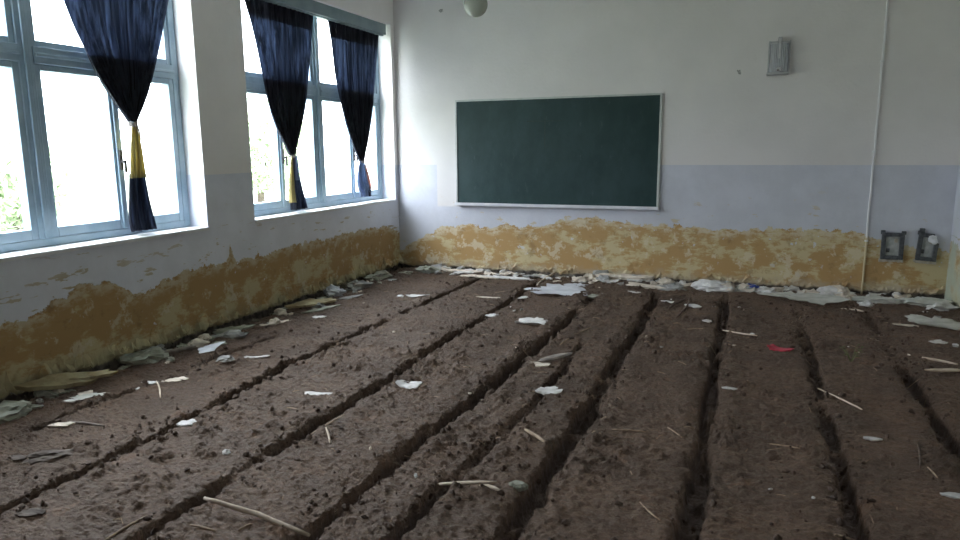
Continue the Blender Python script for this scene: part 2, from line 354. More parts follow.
# ------------------------------------------------------------------ windows
FX0, FX1 = -.30, -.20      # frame depth
def make_window(name, a, b, curtain_board):
    w = struct(empty(name, (-.25, (a+b)/2, SILL)))
    o = Vector(w.location)
    def bx(n, lst, mat, par=w, bev=.006):
        return boxes(n, [((p[0]-o.x, p[1]-o.y, p[2]-o.z), (q[0]-o.x, q[1]-o.y, q[2]-o.z)) for p, q in lst], mat, par, bev)
    z0, z1, tz = SILL, HEAD, 2.33; mid = (a+b)/2; f = .07
    bx('window_frame', [((FX0, a, z0), (FX1, a+f, z1)), ((FX0, b-f, z0), (FX1, b, z1)), ((FX0, a+f, z0), (FX1, b-f, z0+.06)), ((FX0, a+f, z1-f), (FX1, b-f, z1))], m_frame)
    bx('mullion', [((FX0, mid-.055, z0+.06), (FX1, mid+.055, z1-f)), ((FX1, mid-.018, z0+.06), (FX1+.018, mid+.018, z1-f))], m_frame)
    for s in (0, 1):
        y0, y1 = (a+f, mid-.055) if s == 0 else (mid+.055, b-f)
        bx('transom', [((FX0, y0, tz-.06), (FX1+.012, y1, tz+.06)), ((FX1+.012, y0, tz-.012), (FX1+.03, y1, tz+.014))], m_frame)
        # fixed light above the transom
        sh = bx('top_sash', [((-.28, y0, tz+.06), (-.215, y0+.045, z1-f)), ((-.28, y1-.045, tz+.06), (-.215, y1, z1-f)), ((-.28, y0+.045, tz+.06), (-.215, y1-.045, tz+.105)), ((-.28, y0+.045, z1-f-.045), (-.215, y1-.045, z1-f))], m_frame)
        bx('pane', [((-.252, y0+.04, tz+.1), (-.248, y1-.04, z1-f-.04))], m_glass, sh, 0)
        ym = (y0+y1)/2
        for k, (c0, c1) in enumerate(((y0, ym), (ym, y1))):
            l, r = (.05, .045) if k == 0 else (.045, .05)
            zz0, zz1 = z0+.06, tz-.06
            sh = bx('casement', [((-.285, c0, zz0), (-.205, c0+l, zz1)), ((-.285, c1-r, zz0), (-.205, c1, zz1)), ((-.285, c0+l, zz0), (-.205, c1-r, zz0+.075)), ((-.285, c0+l, zz1-.045), (-.205, c1-r, zz1))], m_frame)
            bx('pane', [((-.252, c0+l-.01, zz0+.07), (-.248, c1-r+.01, zz1-.04))], m_glass, sh, 0)
        lt = bx('meeting_bead', [((-.205, ym-.022, z0+.06), (-.188, ym+.022, tz-.06))], m_frame)
        bx('latch', [((-.188, ym-.014, 1.50), (-.172, ym+.014, 1.66)), ((-.172, ym-.010, 1.555), (-.13, ym+.010, 1.58)), ((-.145, ym-.010, 1.48), (-.13, ym+.010, 1.58))], m_dark, lt, .003)
    bx('window_sill', [((FX1-.02, a, SILL-.03), (.02, b, SILL)), ], m_sill)
    if curtain_board:
        bx('curtain_board', [((-.075, a+.005, 3.150), (-.045, b-.045, HEAD+.0)), ((-.115, a+.02, 3.135), (-.075, b-.06, 3.165))], m_pelmet)
    return w
make_window('window_1', *WINS[0], True); make_window('window_2', *WINS[1], True)

# ------------------------------------------------------------------ curtains
PX = -.105
def sheet(edgeL, edgeR, amp, nf, mat, name, parent, u0=0., u1=1., v0=0., v1=1., off=0., nu=90, nv=60, seed=0, pleat=0.):
    """pleated cloth between two surveyed edges (y, z) given top to bottom"""
    def ev(e, v):
        z = [p[1] for p in e]; zt, zb = z[0], z[-1]; zz = zt+(zb-zt)*v
        return float(np.interp(-zz, [-k for k in z], [p[0] for p in e])), zz
    P = Vector(parent.location); vs = []; fs = []
    yt0, yt1 = ev(edgeL, 0)[0], ev(edgeR, 0)[0]
    for j in range(nv+1):
        v = v0+(v1-v0)*j/nv; (yl, zl), (yr, zr) = ev(edgeL, v), ev(edgeR, v)
        for i in range(nu+1):
            u = u0+(u1-u0)*i/nu
            ph = 2*math.pi*nf*(u+.02*math.sin(7*u+seed)+.012*math.sin(19*u+seed*2))
            A = amp(v); y = yl+(yr-yl)*u; z = zl+(zr-zl)*u
            x = PX+off+A*(math.sin(ph)+.4*math.sin(2.3*ph+seed+2*v))*math.sin(math.pi*min(max(u, .04), .96))**.4
            y += .25*A*math.cos(ph)*(4*u*(1-u))
            vs.append((x-P.x, y-P.y, z-P.z))
    for j in range(nv):
        for i in range(nu):
            a = j*(nu+1)+i; fs.append((a, a+1, a+nu+2, a+nu+1))
    o = link_mesh(name, (vs, fs), mat, parent, True)
    md = o.modifiers.new('thick', 'SOLIDIFY'); md.thickness = .002
    return o
def px_edge(lst): return [(at(x, y, 0, PX).y, at(x, y, 0, PX).z) for x, y in lst]
def smooth_edge(e, n=40):
    z = np.array([p[1] for p in e]); y = np.array([p[0] for p in e]); zz = np.linspace(z[0], z[-1], n)
    yy = np.interp(-zz, -z, y); k = np.ones(5)/5; yp = np.concatenate([[yy[0]]*2, yy, [yy[-1]]*2]); ys = np.convolve(yp, k, 'valid'); ys[0] = yy[0]; ys[-1] = yy[-1]
    return list(zip(ys, zz))
def curtain(L, R, tailL, tailR, label, top, extraL=None, extraR=None, seed=0, tail_parts=()):
    eL = ([extraL] if extraL else [])+px_edge(L); eR = ([extraR] if extraR else [])+px_edge(R)
    eL[0] = (eL[0][0], top); eR[0] = (eR[0][0], top)
    zt = (eL[-1][1]+eR[-1][1])/2; eL[-1] = (eL[-1][0], zt); eR[-1] = (eR[-1][0], zt)
    eL, eR = smooth_edge(eL), smooth_edge(eR)
    yc = (eL[-1][0]+eR[-1][0])/2
    c = empty('curtain', (PX, yc, zt)); tag(c, label, 'curtain', 'navy curtains tied at the windows')
    amp = lambda v: .016+.016*v**.7*(1-.35*max(0, v-.8)/.2)
    sheet(eL, eR, amp, 13, m_navy, 'drape', c, seed=seed, nu=150)
    vl = (top-2.37)/(top-zt)
    sheet(eL, eR, amp, 13, m_lining, 'lining', c, u0=.01, u1=.99, v0=vl, v1=.985, off=-.006, seed=seed, nu=150, nv=40)
    sheet(eL, eR, amp, 13, m_lining, 'heading_tape', c, u0=.003, u1=.997, v0=.0, v1=.11, off=-.006, seed=seed, nu=150, nv=12)
    bm = bmesh.new(); rr = .032
    for dz in (-.014, .0, .014):
        tube_bm(bm, [(.9*rr*math.cos(t), rr*math.sin(t), dz+.004*math.sin(3*t)) for t in np.linspace(0, 2*math.pi, 20)], .0075, 6)
    tube_bm(bm, [(.03, .008, 0), (.04, .02, -.06), (.035, .03, -.13)], [.007, .006, .004], 6)
    link_mesh('tieback', bm, m_cord, c, True)['label'] = 'pale cord tied round the curtain'
    tL, tR = px_edge(tailL), px_edge(tailR)
    zb = min(tL[-1][1], tR[-1][1]); zb = max(zb, SILL+.012); tL[0] = (tL[0][0], zt); tR[0] = (tR[0][0], zt); tL[-1] = (tL[-1][0], zb); tR[-1] = (tR[-1][0], zb)
    tL, tR = smooth_edge(tL), smooth_edge(tR)
    ta = lambda v: .012+.028*v
    for nm, mt, u0, u1, v0, v1, of in tail_parts:
        sheet(tL, tR, ta, 4.5, mt, nm, c, u0, u1, v0, v1, of, 50, 40, seed)
    return c
curtain([(72, 25), (85, 50), (97, 75), (110, 95), (124, 115), (131.5, 124)], [(162, 30), (157, 55), (151, 80), (145, 100), (138, 116), (134.5, 124)],
        [(131, 124), (129.5, 145), (129, 175), (128, 205), (128, 222), (131, 232)], [(135, 124), (140, 145), (144, 172), (149, 200), (153, 215), (156, 226)],
        'navy curtain with a broad gold panel below its tie', 3.13, (-5.02, 3.13), (-3.79, 3.13), 1,
        [('gold_panel', m_gold, 0, 1, 0, .50, .012), ('tail', m_navy, 0, 1, .46, 1, 0)])
curtain([(243, 2), (250, 20), (256, 45), (263, 80), (268, 105), (275, 125), (284, 144), (291, 156)], [(313, 16), (311, 45), (308, 80), (306, 105), (302, 125), (298, 143), (294, 156)],
        [(290.5, 156), (289, 170), (288, 190), (288, 200), (288, 208)], [(295, 156), (298, 170), (302, 190), (305, 200), (307, 208)],
        'navy curtain whose tail shows a thin gold strip', 3.14, None, None, 2,
        [('gold_strip', m_gold, 0, .26, 0, .86, .012), ('tail', m_navy, .2, 1, 0, 1, 0), ('tail_lining', m_bluec, .45, .7, .0, .45, .034)])
curtain([(328, 20), (331, 40), (335, 75), (339, 95), (345, 120), (352, 142), (360, 161)], [(379, 34), (377, 60), (375, 85), (373, 110), (369, 135), (363.5, 161)],
        [(359.5, 161), (358, 170), (357, 182), (359, 190), (361, 196)], [(364, 161), (367, 172), (370, 185), (370, 190), (370, 196)],
        'navy curtain nearest the blackboard wall with pale blue tail', 3.14, None, None, 3,
        [('tail', m_bluec, 0, .72, 0, 1, 0), ('pink_edge', m_pink, .70, 1, .1, .8, .01), ('tail_hem', m_navy, .55, 1, .72, 1, .0)])

# ------------------------------------------------------------------ blackboard
m_board = N('green chalkboard')
def _mb():
    n = m_board; tc = n.node('ShaderNodeTexCoord').outputs['Object']
    sm = n.noise(2.2, n.stretch(tc, (1., 1., .6)), 6, .7); fi = n.noise(16., n.stretch(tc, (1., 1., .35)), 5, .7)
    c = n.mix(n.step(sm, .35, .7), (.016, .043, .043), (.030, .062, .062))
    c = n.mix(n.math('MULTIPLY', n.step(fi, .60, .78), .16), c, (.22, .25, .24))
    return n.done(c, .5, n.bump(fi, .05, .002), spec=.3)
m_board = _mb()
m_alu = mottled('pale aluminium trim', (.50, .53, .51), (.58, .60, .58), 8., .4, .05, metal=.3)
m_tray = mottled('pale chalk ledge', (.60, .61, .66), (.68, .69, .72), 8., .5, .1)
m_chalk = mottled('chalk mark', (.04, .062, .056), (.022, .042, .037), 60., .9, .1)
bx0, bx1, bz0, bz1 = .893, 3.572, .905, 2.278
bb = tag(empty('blackboard', ((bx0+bx1)/2, 0, bz0)), 'long green chalkboard in a pale trim on the end wall', 'blackboard')
def B(n, lst, mat, bev=0, par=bb):
    o = Vector(bb.location); return boxes(n, [((p[0]-o.x, p[1], p[2]-o.z), (q[0]-o.x, q[1], q[2]-o.z)) for p, q in lst], mat, par, bev)
pan = B('panel', [((bx0+.01, -.022, bz0+.01), (bx1-.01, -.001, bz1-.01))], m_board)
f = .022
B('frame', [((bx0, -.032, bz1-f), (bx1, -.001, bz1)), ((bx0, -.032, bz0), (bx0+f, -.001, bz1-f)), ((bx1-f*1.3, -.032, bz0), (bx1, -.001, bz1-f)), ((bx0+f, -.032, bz0), (bx1-f*1.3, -.001, bz0+f))], m_alu, .003)
B('chalk_tray', [((bx0, -.085, bz0-.012), (bx1+.005, -.001, bz0+.012)), ((bx0, -.09, bz0-.012), (bx1+.005, -.08, bz0+.028))], m_tray, .003)['label'] = 'whitish chalk ledge along the bottom of the board'
cxm, czm = at(545, 121, 1, -.02).x, at(545, 121, 1, -.02).z
B('chalk_mark', [((cxm-.24, -.0232, czm-.006), (cxm+.22, -.0215, czm+.006)), ((cxm-.006, -.0232, czm-.33), (cxm+.006, -.0215, czm+.05))], m_chalk, 0, par=bb)['label'] = 'faint smeared chalk cross'

# ------------------------------------------------------------------ wall lamp, hanging globe, conduit, boxes
m_lampglass = N('ribbed lamp glass')
m_lampglass.b.inputs['Transmission Weight'].default_value = .25
m_lampglass = m_lampglass.done((.56, .58, .62), .16, spec=.7)
m_lampmetal = mottled('dull lamp metal', (.44, .45, .46), (.52, .53, .54), 12., .5, .1, metal=.2)
lp0, lp1 = at(769, 42, 1, 0), at(789, 74.5, 1, 0)
lx0, lx1, lz1, lz0 = lp0.x, lp1.x, lp0.z, lp1.z+.0
lm = tag(empty('wall_lamp', ((lx0+lx1)/2, 0, (lz0+lz1)/2)), 'boxy glass lamp fixed high on the blackboard wall', 'wall lamp')
hw, hh = (lx1-lx0)/2, (lz1-lz0)/2
boxes('back_plate', [((-hw, -.025, -hh), (hw, -.001, hh))], m_lampmetal, lm, .006)
def ribbed():
    bm = bmesh.new(); n = 22; pr = []
    for i in range(n+1):
        t = -1+2*i/n; d = .085*(1-abs(t)**5*.75)+.006*(i % 2)
        pr.append((t*hw*.86, -.02-d))
    pr = [(-hw*.86, -.02)]+pr+[(hw*.86, -.02)]
    lo = [bm.verts.new((x, y, -hh*.86)) for x, y in pr]; hi = [bm.verts.new((x, y, hh*.80)) for x, y in pr]
    for i in range(len(pr)-1): bm.faces.new((lo[i], lo[i+1], hi[i+1], hi[i]))
    bm.faces.new(lo[::-1]); bm.faces.new(hi); return bm
link_mesh('glass_shade', ribbed(), m_lampglass, lm)
boxes('side_rim', [((-hw, -.05, -hh), (-hw*.86, -.02, hh))], m_lampmetal, lm, .004)
boxes('side_rim', [((hw*.86, -.05, -hh), (hw, -.02, hh))], m_lampmetal, lm, .004)
boxes('bottom_rim', [((-hw*1.06, -.12, -hh*1.03), (hw*.9, -.001, -hh*.88))], m_lampmetal, lm, .006)
boxes('top_clip', [((-hw*.95, -.05, hh*.80), (hw*.95, -.001, hh*.93)), ((-.012, -.125, -hh*.1), (.012, -.108, hh*.95)), ((-.02, -.12, hh*.88), (.02, -.001, hh*1.18))], m_lampmetal, lm, .004)
bm = bmesh.new(); lathe_bm(bm, [(.004, -.028), (.026, -.02), (.034, 0), (.026, .02), (.004, .03)], (0, -.125, -hh*.72), 16)
link_mesh('clip_nut', bm, mottled('bright chrome', (.8, .8, .82), (.85, .85, .87), 5, .2, .02, metal=.9), lm, True)['label'] = 'shiny nut at the foot of the lamp'

g0 = at(475.7, 4.5, 1, -2.2)
gl = tag(empty('ceiling_lamp', g0), 'glass globe lamp hanging down from the ceiling', 'ceiling lamp')
m_globe = N('milky lamp glass'); m_globe.b.inputs['Transmission Weight'].default_value = .35
m_globe = m_globe.done((.50, .52, .46), .12, spec=.6)
bm = bmesh.new(); R = .115
lathe_bm(bm, [(R*math.sin(t)+.001, -R*math.cos(t)) for t in np.linspace(0.02, 2.72, 22)], (0, 0, 0), 40)
link_mesh('globe', bm, m_globe, gl, True)
bm = bmesh.new(); lathe_bm(bm, [(.03, .10), (.058, .105), (.058, .15), (.02, .18)], (0, 0, 0), 24); link_mesh('holder', bm, m_lampmetal, gl, True)
bm = bmesh.new(); tube_bm(bm, [(0, 0, .17), (0, 0, CEIL-g0.z)], .008, 8); link_mesh('stem', bm, m_lampmetal, gl, True)
bm = bmesh.new(); lathe_bm(bm, [(.012, CEIL-g0.z-.09), (.055, CEIL-g0.z-.02), (.055, CEIL-g0.z)], (0, 0, 0), 24); link_mesh('ceiling_rose', bm, m_lampmetal, gl, True)

def pipe_mat():
    n = N('painted conduit'); P, X, Y, Z = n.pos()
    nz = n.math('MULTIPLY', n.math('SUBTRACT', n.noise(14., P, 4), .5), .25)
    c = n.mix(n.step(n.math('ADD', Z, nz), .60, .66), (.62, .54, .34), (.80, .80, .81))
    return n.done(c, .45, n.bump(n.noise(30., P, 3), .15, .004))
px_ = 5.837
cd = tag(empty('conduit_pipe', (px_, -.02, -.03)), 'thin pale conduit running up the blackboard wall', 'pipe')
bm = bmesh.new(); rr = random.Random(3)
tube_bm(bm, [(rr.uniform(-.004, .004), 0, z) for z in np.linspace(0, CEIL+.03, 24)], .0115, 10); link_mesh('tube', bm, pipe_mat(), cd, True)
for z in (.62, 1.6, 2.55, 3.4): boxes('clip', [((-.018, -.014, z), (.018, .018, z+.018))], m_sill, cd, .004)

m_boxdark = mottled('tarnished box metal', (.065, .072, .08), (.12, .13, .135), 30., .6, .3, metal=.2)
m_boxin = mottled('pale box insert', (.36, .38, .37), (.52, .54, .53), 18., .7, .3)
m_rim = mottled('crumbled rim plaster', (.42, .38, .30), (.56, .53, .46), 25., .9, .6)
def wall_box(p0, p1, label, tilt, whole):
    a, b = at(*p0, 1, 0), at(*p1, 1, 0); hw, hh = abs(b.x-a.x)/2, abs(b.z-a.z)/2
    o = tag(empty('socket_box', ((a.x+b.x)/2, 0, (a.z+b.z)/2)), label, 'electrical box', 'open electrical boxes low on the blackboard wall')
    o.rotation_euler = (0, tilt, 0); t = .042
    boxes('back_panel', [((-hw+t*.6, -.012, -hh+t*.6), (hw-t*.6, -.001, hh-t*.6))], m_boxin, o)['label'] = 'pale inner panel'
    fr = [((-hw, -.045, -hh), (-hw+t, -.001, hh)), ((-hw+t, -.045, -hh), (hw-t, -.001, -hh+t))]
    fr.append(((hw-t, -.045, -hh), (hw, -.001, hh if whole else hh*.35)))
    fr.append(((-hw+t, -.045, hh-t), (hw-t if whole else hw*.5, -.001, hh)))
    boxes('frame', fr, m_boxdark, o, .006)
    boxes('fixing_lug', [((-hw-.012, -.03, hh-.02), (-hw+.03, -.001, hh+.022))], m_boxdark, o, .004)
    boxes('fixing_lug', [((hw-.03, -.03, hh-.02), (hw+.014, -.001, hh+.018))] if whole else [((-hw+.0, -.03, hh+.0), (-hw+.05, -.001, hh+.05))], m_boxdark, o, .004)
    for x, z in ((-.04, -.05), (.03, .06)):
        boxes('terminal', [((x-.016, -.026, z-.022), (x+.016, -.010, z+.022))], m_boxdark if z < 0 else m_rim, o, .003)
    bm = bmesh.new(); rr = random.Random(int(hw*1e4))
    for k in range(26):
        x = -hw+2*hw*k/25; box(bm, (x-.010, -.020-rr.random()*.012, -hh-.02-rr.random()*.014), (x+.010, -.001, -hh+.004))
    link_mesh('plaster_rim', bm, m_rim, o)['label'] = 'crumbled cream plaster lip'
    if not whole:
        bm = bmesh.new(); bmesh.ops.create_icosphere(bm, subdivisions=3, radius=.04)
        for v in bm.verts: v.co *= 1+1.1*mnoise.noise(v.co*34); v.co.y *= .6
        bmesh.ops.translate(bm, vec=(hw*.45, -.035, hh*.62), verts=bm.verts)
        link_mesh('plaster_lump', bm, m_sill, o, True)['label'] = 'white plaster lump stuck on the box edge'
    return o
wall_box((882, 232), (902, 259.5), 'square electrical box with an intact dark frame, beside the conduit', 0, True)
wall_box((918, 233), (936, 261), 'broken electrical box with a white lump on its frame', .06, False)

# small marks on the blackboard wall
m_mark = mottled('sooty wall mark', (.30, .30, .28), (.44, .44, .42), 40., .95, .3)
def mark(px, py, r, label):
    p = at(px, py, 1, 0); bm = bmesh.new(); rr = random.Random(int(px))
    lathe = [bm.verts.new((r*(1+.5*rr.uniform(-1, 1))*math.cos(t), -.003*(1+rr.random()), r*(1+.4*rr.uniform(-1, 1))*math.sin(t))) for t in np.linspace(0, 2*math.pi, 14, endpoint=False)]
    c = bm.verts.new((0, -.008, 0)); base = [bm.verts.new((v.co.x*1.2, 0, v.co.z*1.2)) for v in lathe]
    for k in range(14): bm.faces.new((lathe[k], lathe[(k+1) % 14], c)); bm.faces.new((base[k], base[(k+1) % 14], lathe[(k+1) % 14], lathe[k]))
    o = link_mesh('filled_nail_hole', bm, m_mark, None, True); o.location = p; tag(o, label, 'nail hole')
mark(739, 72, .022, 'small dark filled hole just below and beside the wall lamp')
mark(441, 10.5, .022, 'small dark filled hole high in the corner near the globe lamp')

# ------------------------------------------------------------------ debris
MATS = dict(
    white=mottled('white lime plaster', (.54, .53, .51), (.68, .67, .65), 14., .85, .5),
    cream=mottled('cream lime plaster', (.50, .44, .36), (.68, .61, .52), 14., .9, .6),
    green=mottled('greenish grey plaster', (.24, .25, .20), (.36, .37, .31), 12., .9, .5),
    grey=mottled('dusty grey plaster', (.25, .25, .24), (.36, .36, .34), 12., .9, .5),
    chalky=mottled('pale chalky plaster', (.44, .45, .40), (.58, .58, .53), 9., .9, .5),
    dust=mottled('dusty clod', (.085, .068, .056), (.14, .115, .096), 12., .9, .6),
    ochre=mottled('ochre plaster', (.30, .24, .13), (.42, .36, .22), 10., .9, .6),
    paper=mottled('bluish white sheet', (.46, .48, .52), (.60, .62, .66), 6., .6, .3),
    straw=mottled('dry straw', (.26, .19, .13), (.40, .31, .22), 30., .8, .2),
    pale=mottled('pale split wood', (.46, .37, .28), (.60, .51, .41), 20., .8, .3),
    wood=mottled('dark rotten wood', (.07, .05, .04), (.14, .10, .075), 20., .9, .4),
    greywood=mottled('weathered wood', (.20, .17, .15), (.30, .26, .22), 20., .9, .4),
    red=mottled('red plastic', (.35, .03, .05), (.45, .05, .08), 10., .5, .1),
    blue=mottled('blue plastic', (.03, .06, .28), (.06, .10, .38), 10., .4, .1),
    leaf=mottled('dull leaf', (.10, .13, .05), (.16, .19, .08), 20., .7, .2))
def flake_mesh(L, Wd, th, seed, curl=.2, ang=0., jag=.3, n=34):
    rr = random.Random(seed); bm = bmesh.new()
    ph = [rr.uniform(0, 6.28) for _ in range(5)]; am = [rr.uniform(.3, 1) for _ in range(5)]
    def rad(t): return 1+jag*sum(a*math.sin((k+2)*t+p)/(k+2)**.6 for k, (a, p) in enumerate(zip(am, ph)))*.5+jag*.25*rr.uniform(-1, 1)*1.6
    ts = [2*math.pi*k/n for k in range(n)]; rs = [max(.35, rad(t)) for t in ts]; ca, sa = math.cos(ang), math.sin(ang)
    cdir = rr.uniform(0, 6.28); ccx, ccy = math.cos(cdir), math.sin(cdir)
    def P(t, r, z):
        x, y = r*math.cos(t), r*math.sin(t); q = x*ccx+y*ccy; w = mnoise.noise(Vector((x*1.7+seed*3.1, y*1.7, seed)))
        zz = curl*min(L, Wd)*.5*(q*q*.55+.5*w*r)
        x, y = x*L/2, y*Wd/2
        return (x*ca-y*sa, x*sa+y*ca, zz+z)
    fr = (.33, .66, 1.); top = []; bot = []
    for f in fr:
        top.append([bm.verts.new(P(t, r*f, th*(1-.35*(f == 1.)))) for t, r in zip(ts, rs)]); bot.append([bm.verts.new(P(t, r*f*(.94 if f == 1. else 1), 0)) for t, r in zip(ts, rs)])
    for ring, zc in ((top, th), (bot, 0)):
        c = bm.verts.new(P(0, 0, zc))
        for k in range(n):
            bm.faces.new((c, ring[0][k], ring[0][(k+1) % n]))
            for a, b in zip(ring, ring[1:]): bm.faces.new((a[k], b[k], b[(k+1) % n], a[(k+1) % n]))
    for k in range(n): bm.faces.new((bot[-1][k], top[-1][k], top[-1][(k+1) % n], bot[-1][(k+1) % n]))
    return bm
def lump_mesh(a, b, c, seed, rough=.45, sub=3, ang=0.):
    bm = bmesh.new(); bmesh.ops.create_icosphere(bm, subdivisions=sub, radius=1)
    for v in bm.verts:
        p = v.co.copy(); k = 1+rough*mnoise.noise(p*1.4+Vector((seed*3.7, 0, 0)))+rough*.45*mnoise.noise(p*4+Vector((0, seed*1.9, 0)))
        cc = mnoise.cell(p*2.6+Vector((seed, seed, 0)))*.22
        q = p*(k+cc); x, y = q.x*a/2, q.y*b/2
        v.co = (x*math.cos(ang)-y*math.sin(ang), x*math.sin(ang)+y*math.cos(ang), max(q.z, -.55)*c/2+c*.27)
    return bm
_sd = [100]
def put(o, x, y, sink=.3, r=.05, th=.01):
    o.location = (x, y, Hmax(x, y, r)-sink*th)
def flake(px, py, L, Wd, mat, label, ang=0., th=.012, curl=.25, cat='plaster flake', name='plaster_flake', jag=.35, tilt=None, lift=0., group=None, world=None):
    _sd[0] += 1; x, y = world if world else at(px, py, 2, .02)[:2]
    o = link_mesh(name, flake_mesh(L, Wd, th, _sd[0], curl, ang, jag), MATS[mat])
    put(o, x, y, .4, min(L, Wd)*.45, th); o.location.z += lift
    if tilt: o.rotation_euler = tilt
    return tag(o, label, cat, group)
def lump(px, py, a, b, c, mat, label, ang=0., cat='rubble', name='plaster_lump', group=None, rough=.5, sub=3, world=None):
    _sd[0] += 1; x, y = world if world else at(px, py, 2, .03)[:2]
    o = link_mesh(name, lump_mesh(a, b, c, _sd[0], rough, sub, ang), MATS[mat], None, rough < .4)
    put(o, x, y, .12, min(a, b)*.35, c)
    return tag(o, label, cat, group)
def stick(p0, p1, r, mat, label, bend=.03, name='stick', cat='stick', world=None, group=None, lift=0.):
    _sd[0] += 1; rr = random.Random(_sd[0])
    a, b = (world if world else (at(*p0, 2, .02), at(*p1, 2, .02))); a, b = Vector(a).to_2d(), Vector(b).to_2d()
    n = 9; d = b-a; nrm = Vector((-d.y, d.x)).normalized(); L = d.length; mid = (a+b)/2
    hs = hf(np.linspace(a.x, b.x, 15), np.linspace(a.y, b.y, 15)); i = np.arange(15)
    k = np.polyfit(i/14, hs, 1); base = lambda t: k[0]*t+k[1]
    up = max(0, np.percentile(hs-base(i/14), 85))
    pts = []; rad = []
    for j in range(n):
        t = j/(n-1); w = bend*L*math.sin(math.pi*t)+rr.uniform(-.006, .006)*L
        p = a+d*t+nrm*w; pts.append((p.x-mid.x, p.y-mid.y, base(t)+up+r*.5+lift)); rad.append(r*(1-.35*abs(2*t-1)**3)*rr.uniform(.88, 1.1))
    z0 = min(p[2] for p in pts); pts = [(p[0], p[1], p[2]-z0) for p in pts]
    bm = bmesh.new(); tube_bm(bm, pts, rad, 7); o = link_mesh(name, bm, MATS[mat], None, True); o.location = (mid.x, mid.y, z0)
    return tag(o, label, cat, group)

# larger pieces along the window wall (from the near end towards the corner)
lump(8, 412, .20, .26, .11, 'green', 'pale greenish plaster lump at the near end of the window wall', .3)
flake(60, 388, .48, .17, 'ochre', 'long ochre plaster slab slumped against the window wall', 1.2, .05, .3, jag=.3, tilt=(0, .30, 0), lift=.06, name='plaster_slab', cat='plaster slab')
flake(88, 382, .36, .12, 'ochre', 'jagged ochre plaster strip in front of the slumped slab', .95, .03, .3, jag=.4, lift=.05, name='plaster_slab', cat='plaster slab')
lump(62, 372, .18, .20, .16, 'grey', 'dark grey plaster lump topping the slumped ochre slab', .4)
flake(90, 395, .24, .10, 'chalky', 'pale chalky flake lying in front of the ochre slab', .75, .012, .15)
flake(70, 402, .09, .05, 'white', 'tiny white flake at the lower end of the ochre slab', .5)
flake(28, 405, .16, .08, 'green', 'thin greenish flake between the greenish lump and ochre slab', .3, .015)
lump(145, 358, .30, .17, .13, 'green', 'grey green plaster lump heaped at the window wall, near window mullion', 1.1)
lump(158, 350, .13, .12, .12, 'grey', 'small grey lump behind the grey green heap', .2)
flake(150, 380, .13, .06, 'white', 'white chip lying at the head of an upright straw', .3, .012)
flake(174, 378, .20, .08, 'cream', 'cream flake pair beside the shallow first furrow', .8, .012)
stick((158, 355), (196, 347), .018, 'greywood', 'weathered lath beside the window wall rubble', name='wooden_lath', cat='lath')
flake(213, 336, .40, .08, 'grey', 'long flat grey flake along the window wall below the pier', 1.1, .02, .15)
lump(204, 339, .10, .09, .08, 'cream', 'cream lump on the end of the long grey flake', .3)
flake(211, 350, .22, .09, 'paper', 'bluish flake tilted up beside the window wall', 1.0, .010, .5, tilt=(.3, .1, 0), lift=.03)
flake(216, 358, .09, .06, 'white', 'bright white chip just below the tilted bluish flake', .2, .012)
lump(226, 361, .13, .08, .05, 'grey', 'dark grey crumb heap beside the bright white chip', .6)
flake(234, 329, .42, .13, 'green', 'broad grey green flake in the wall gully under the pier', 1.2, .03, .2)
flake(262, 338, .08, .06, 'white', 'white chip alone on bare soil facing the pier', .3)
flake(257, 355, .20, .04, 'white', 'white scrap shaped like a hook on bare soil', .6, .012, .8)
flake(277, 321, .30, .08, 'cream', 'thin cream flake lying under the near end of window', 1.15, .015, .2)
flake(312, 305, .60, .16, 'ochre', 'long pale ochre slab leaning on the window wall base', 1.25, .035, .15, lift=.04, tilt=(0, .12, 0), name='plaster_slab', cat='plaster slab')
flake(322, 307, .45, .08, 'green', 'greenish strip in front of the long pale ochre slab', 1.25, .02, .15)
lump(334, 293, .22, .20, .15, 'paper', 'pointed bluish lump against the window wall', .5)
lump(357, 286, .34, .18, .13, 'grey', 'grey rubble lump between the pointed lump and the corner', 1.2)
flake(350, 295, .32, .10, 'grey', 'flat grey flake in front of the grey rubble lump', 1.2, .02)
flake(319, 315, .13, .10, 'white', 'lone white flake on soil in front of the ochre slab', .4, .012)
lump(378, 277, .35, .2, .12, 'green', 'greenish rubble heap in the gully close to the corner', 1.3)
flake(400, 294, .09, .08, 'white', 'round white chip on the soil near the corner', 0, .025)
flake(418, 295, .26, .08, 'white', 'curled white strip on the soil near the corner', .5, .012, .6)
flake(427, 301, .22, .05, 'cream', 'cream strip just below the curled white strip', .1, .012)
lump(428, 269, .30, .22, .13, 'green', 'greenish grey lump filling the room corner', .3)
# along the blackboard wall
flake(463, 271, .55, .15, 'cream', 'cream plaster sheet against the wall under the board corner', .05, .03, .2)
flake(480, 276, .55, .13, 'cream', 'cream flake beside the end of the second furrow', -.05, .02, .2)
flake(508, 277, .65, .16, 'white', 'pinkish white sheet under the blackboard before the bluish sheet', -.05, .02, .15)
flake(558, 290, .70, .58, 'paper', 'large bluish white sheet on the soil under the blackboard', .1, .010, .10, cat='plaster sheet', name='plaster_sheet', jag=.45, lift=.01)
flake(575, 284, .36, .20, 'paper', 'smaller bluish sheet tucked behind the large bluish sheet', .4, .010, .2, cat='plaster sheet', name='plaster_sheet')
stick((537, 283), (555, 274), .016, 'pale', 'pale lath end pointing at the blackboard wall', name='wooden_lath', cat='lath')
flake(523, 296, .14, .08, 'white', 'white chip on the furrow edge beside the bluish sheet', .9, .012)
flake(593, 294, .20, .13, 'green', 'pale chip where the third furrow ends', .8, .02)
flake(531, 320.5, .30, .28, 'white', 'white flake lying alone on the strip below the bluish sheet', -.25, .014, .35, jag=.3)
flake(492, 313.5, .13, .12, 'white', 'white chip caught in the second furrow', .4, .014, .4)
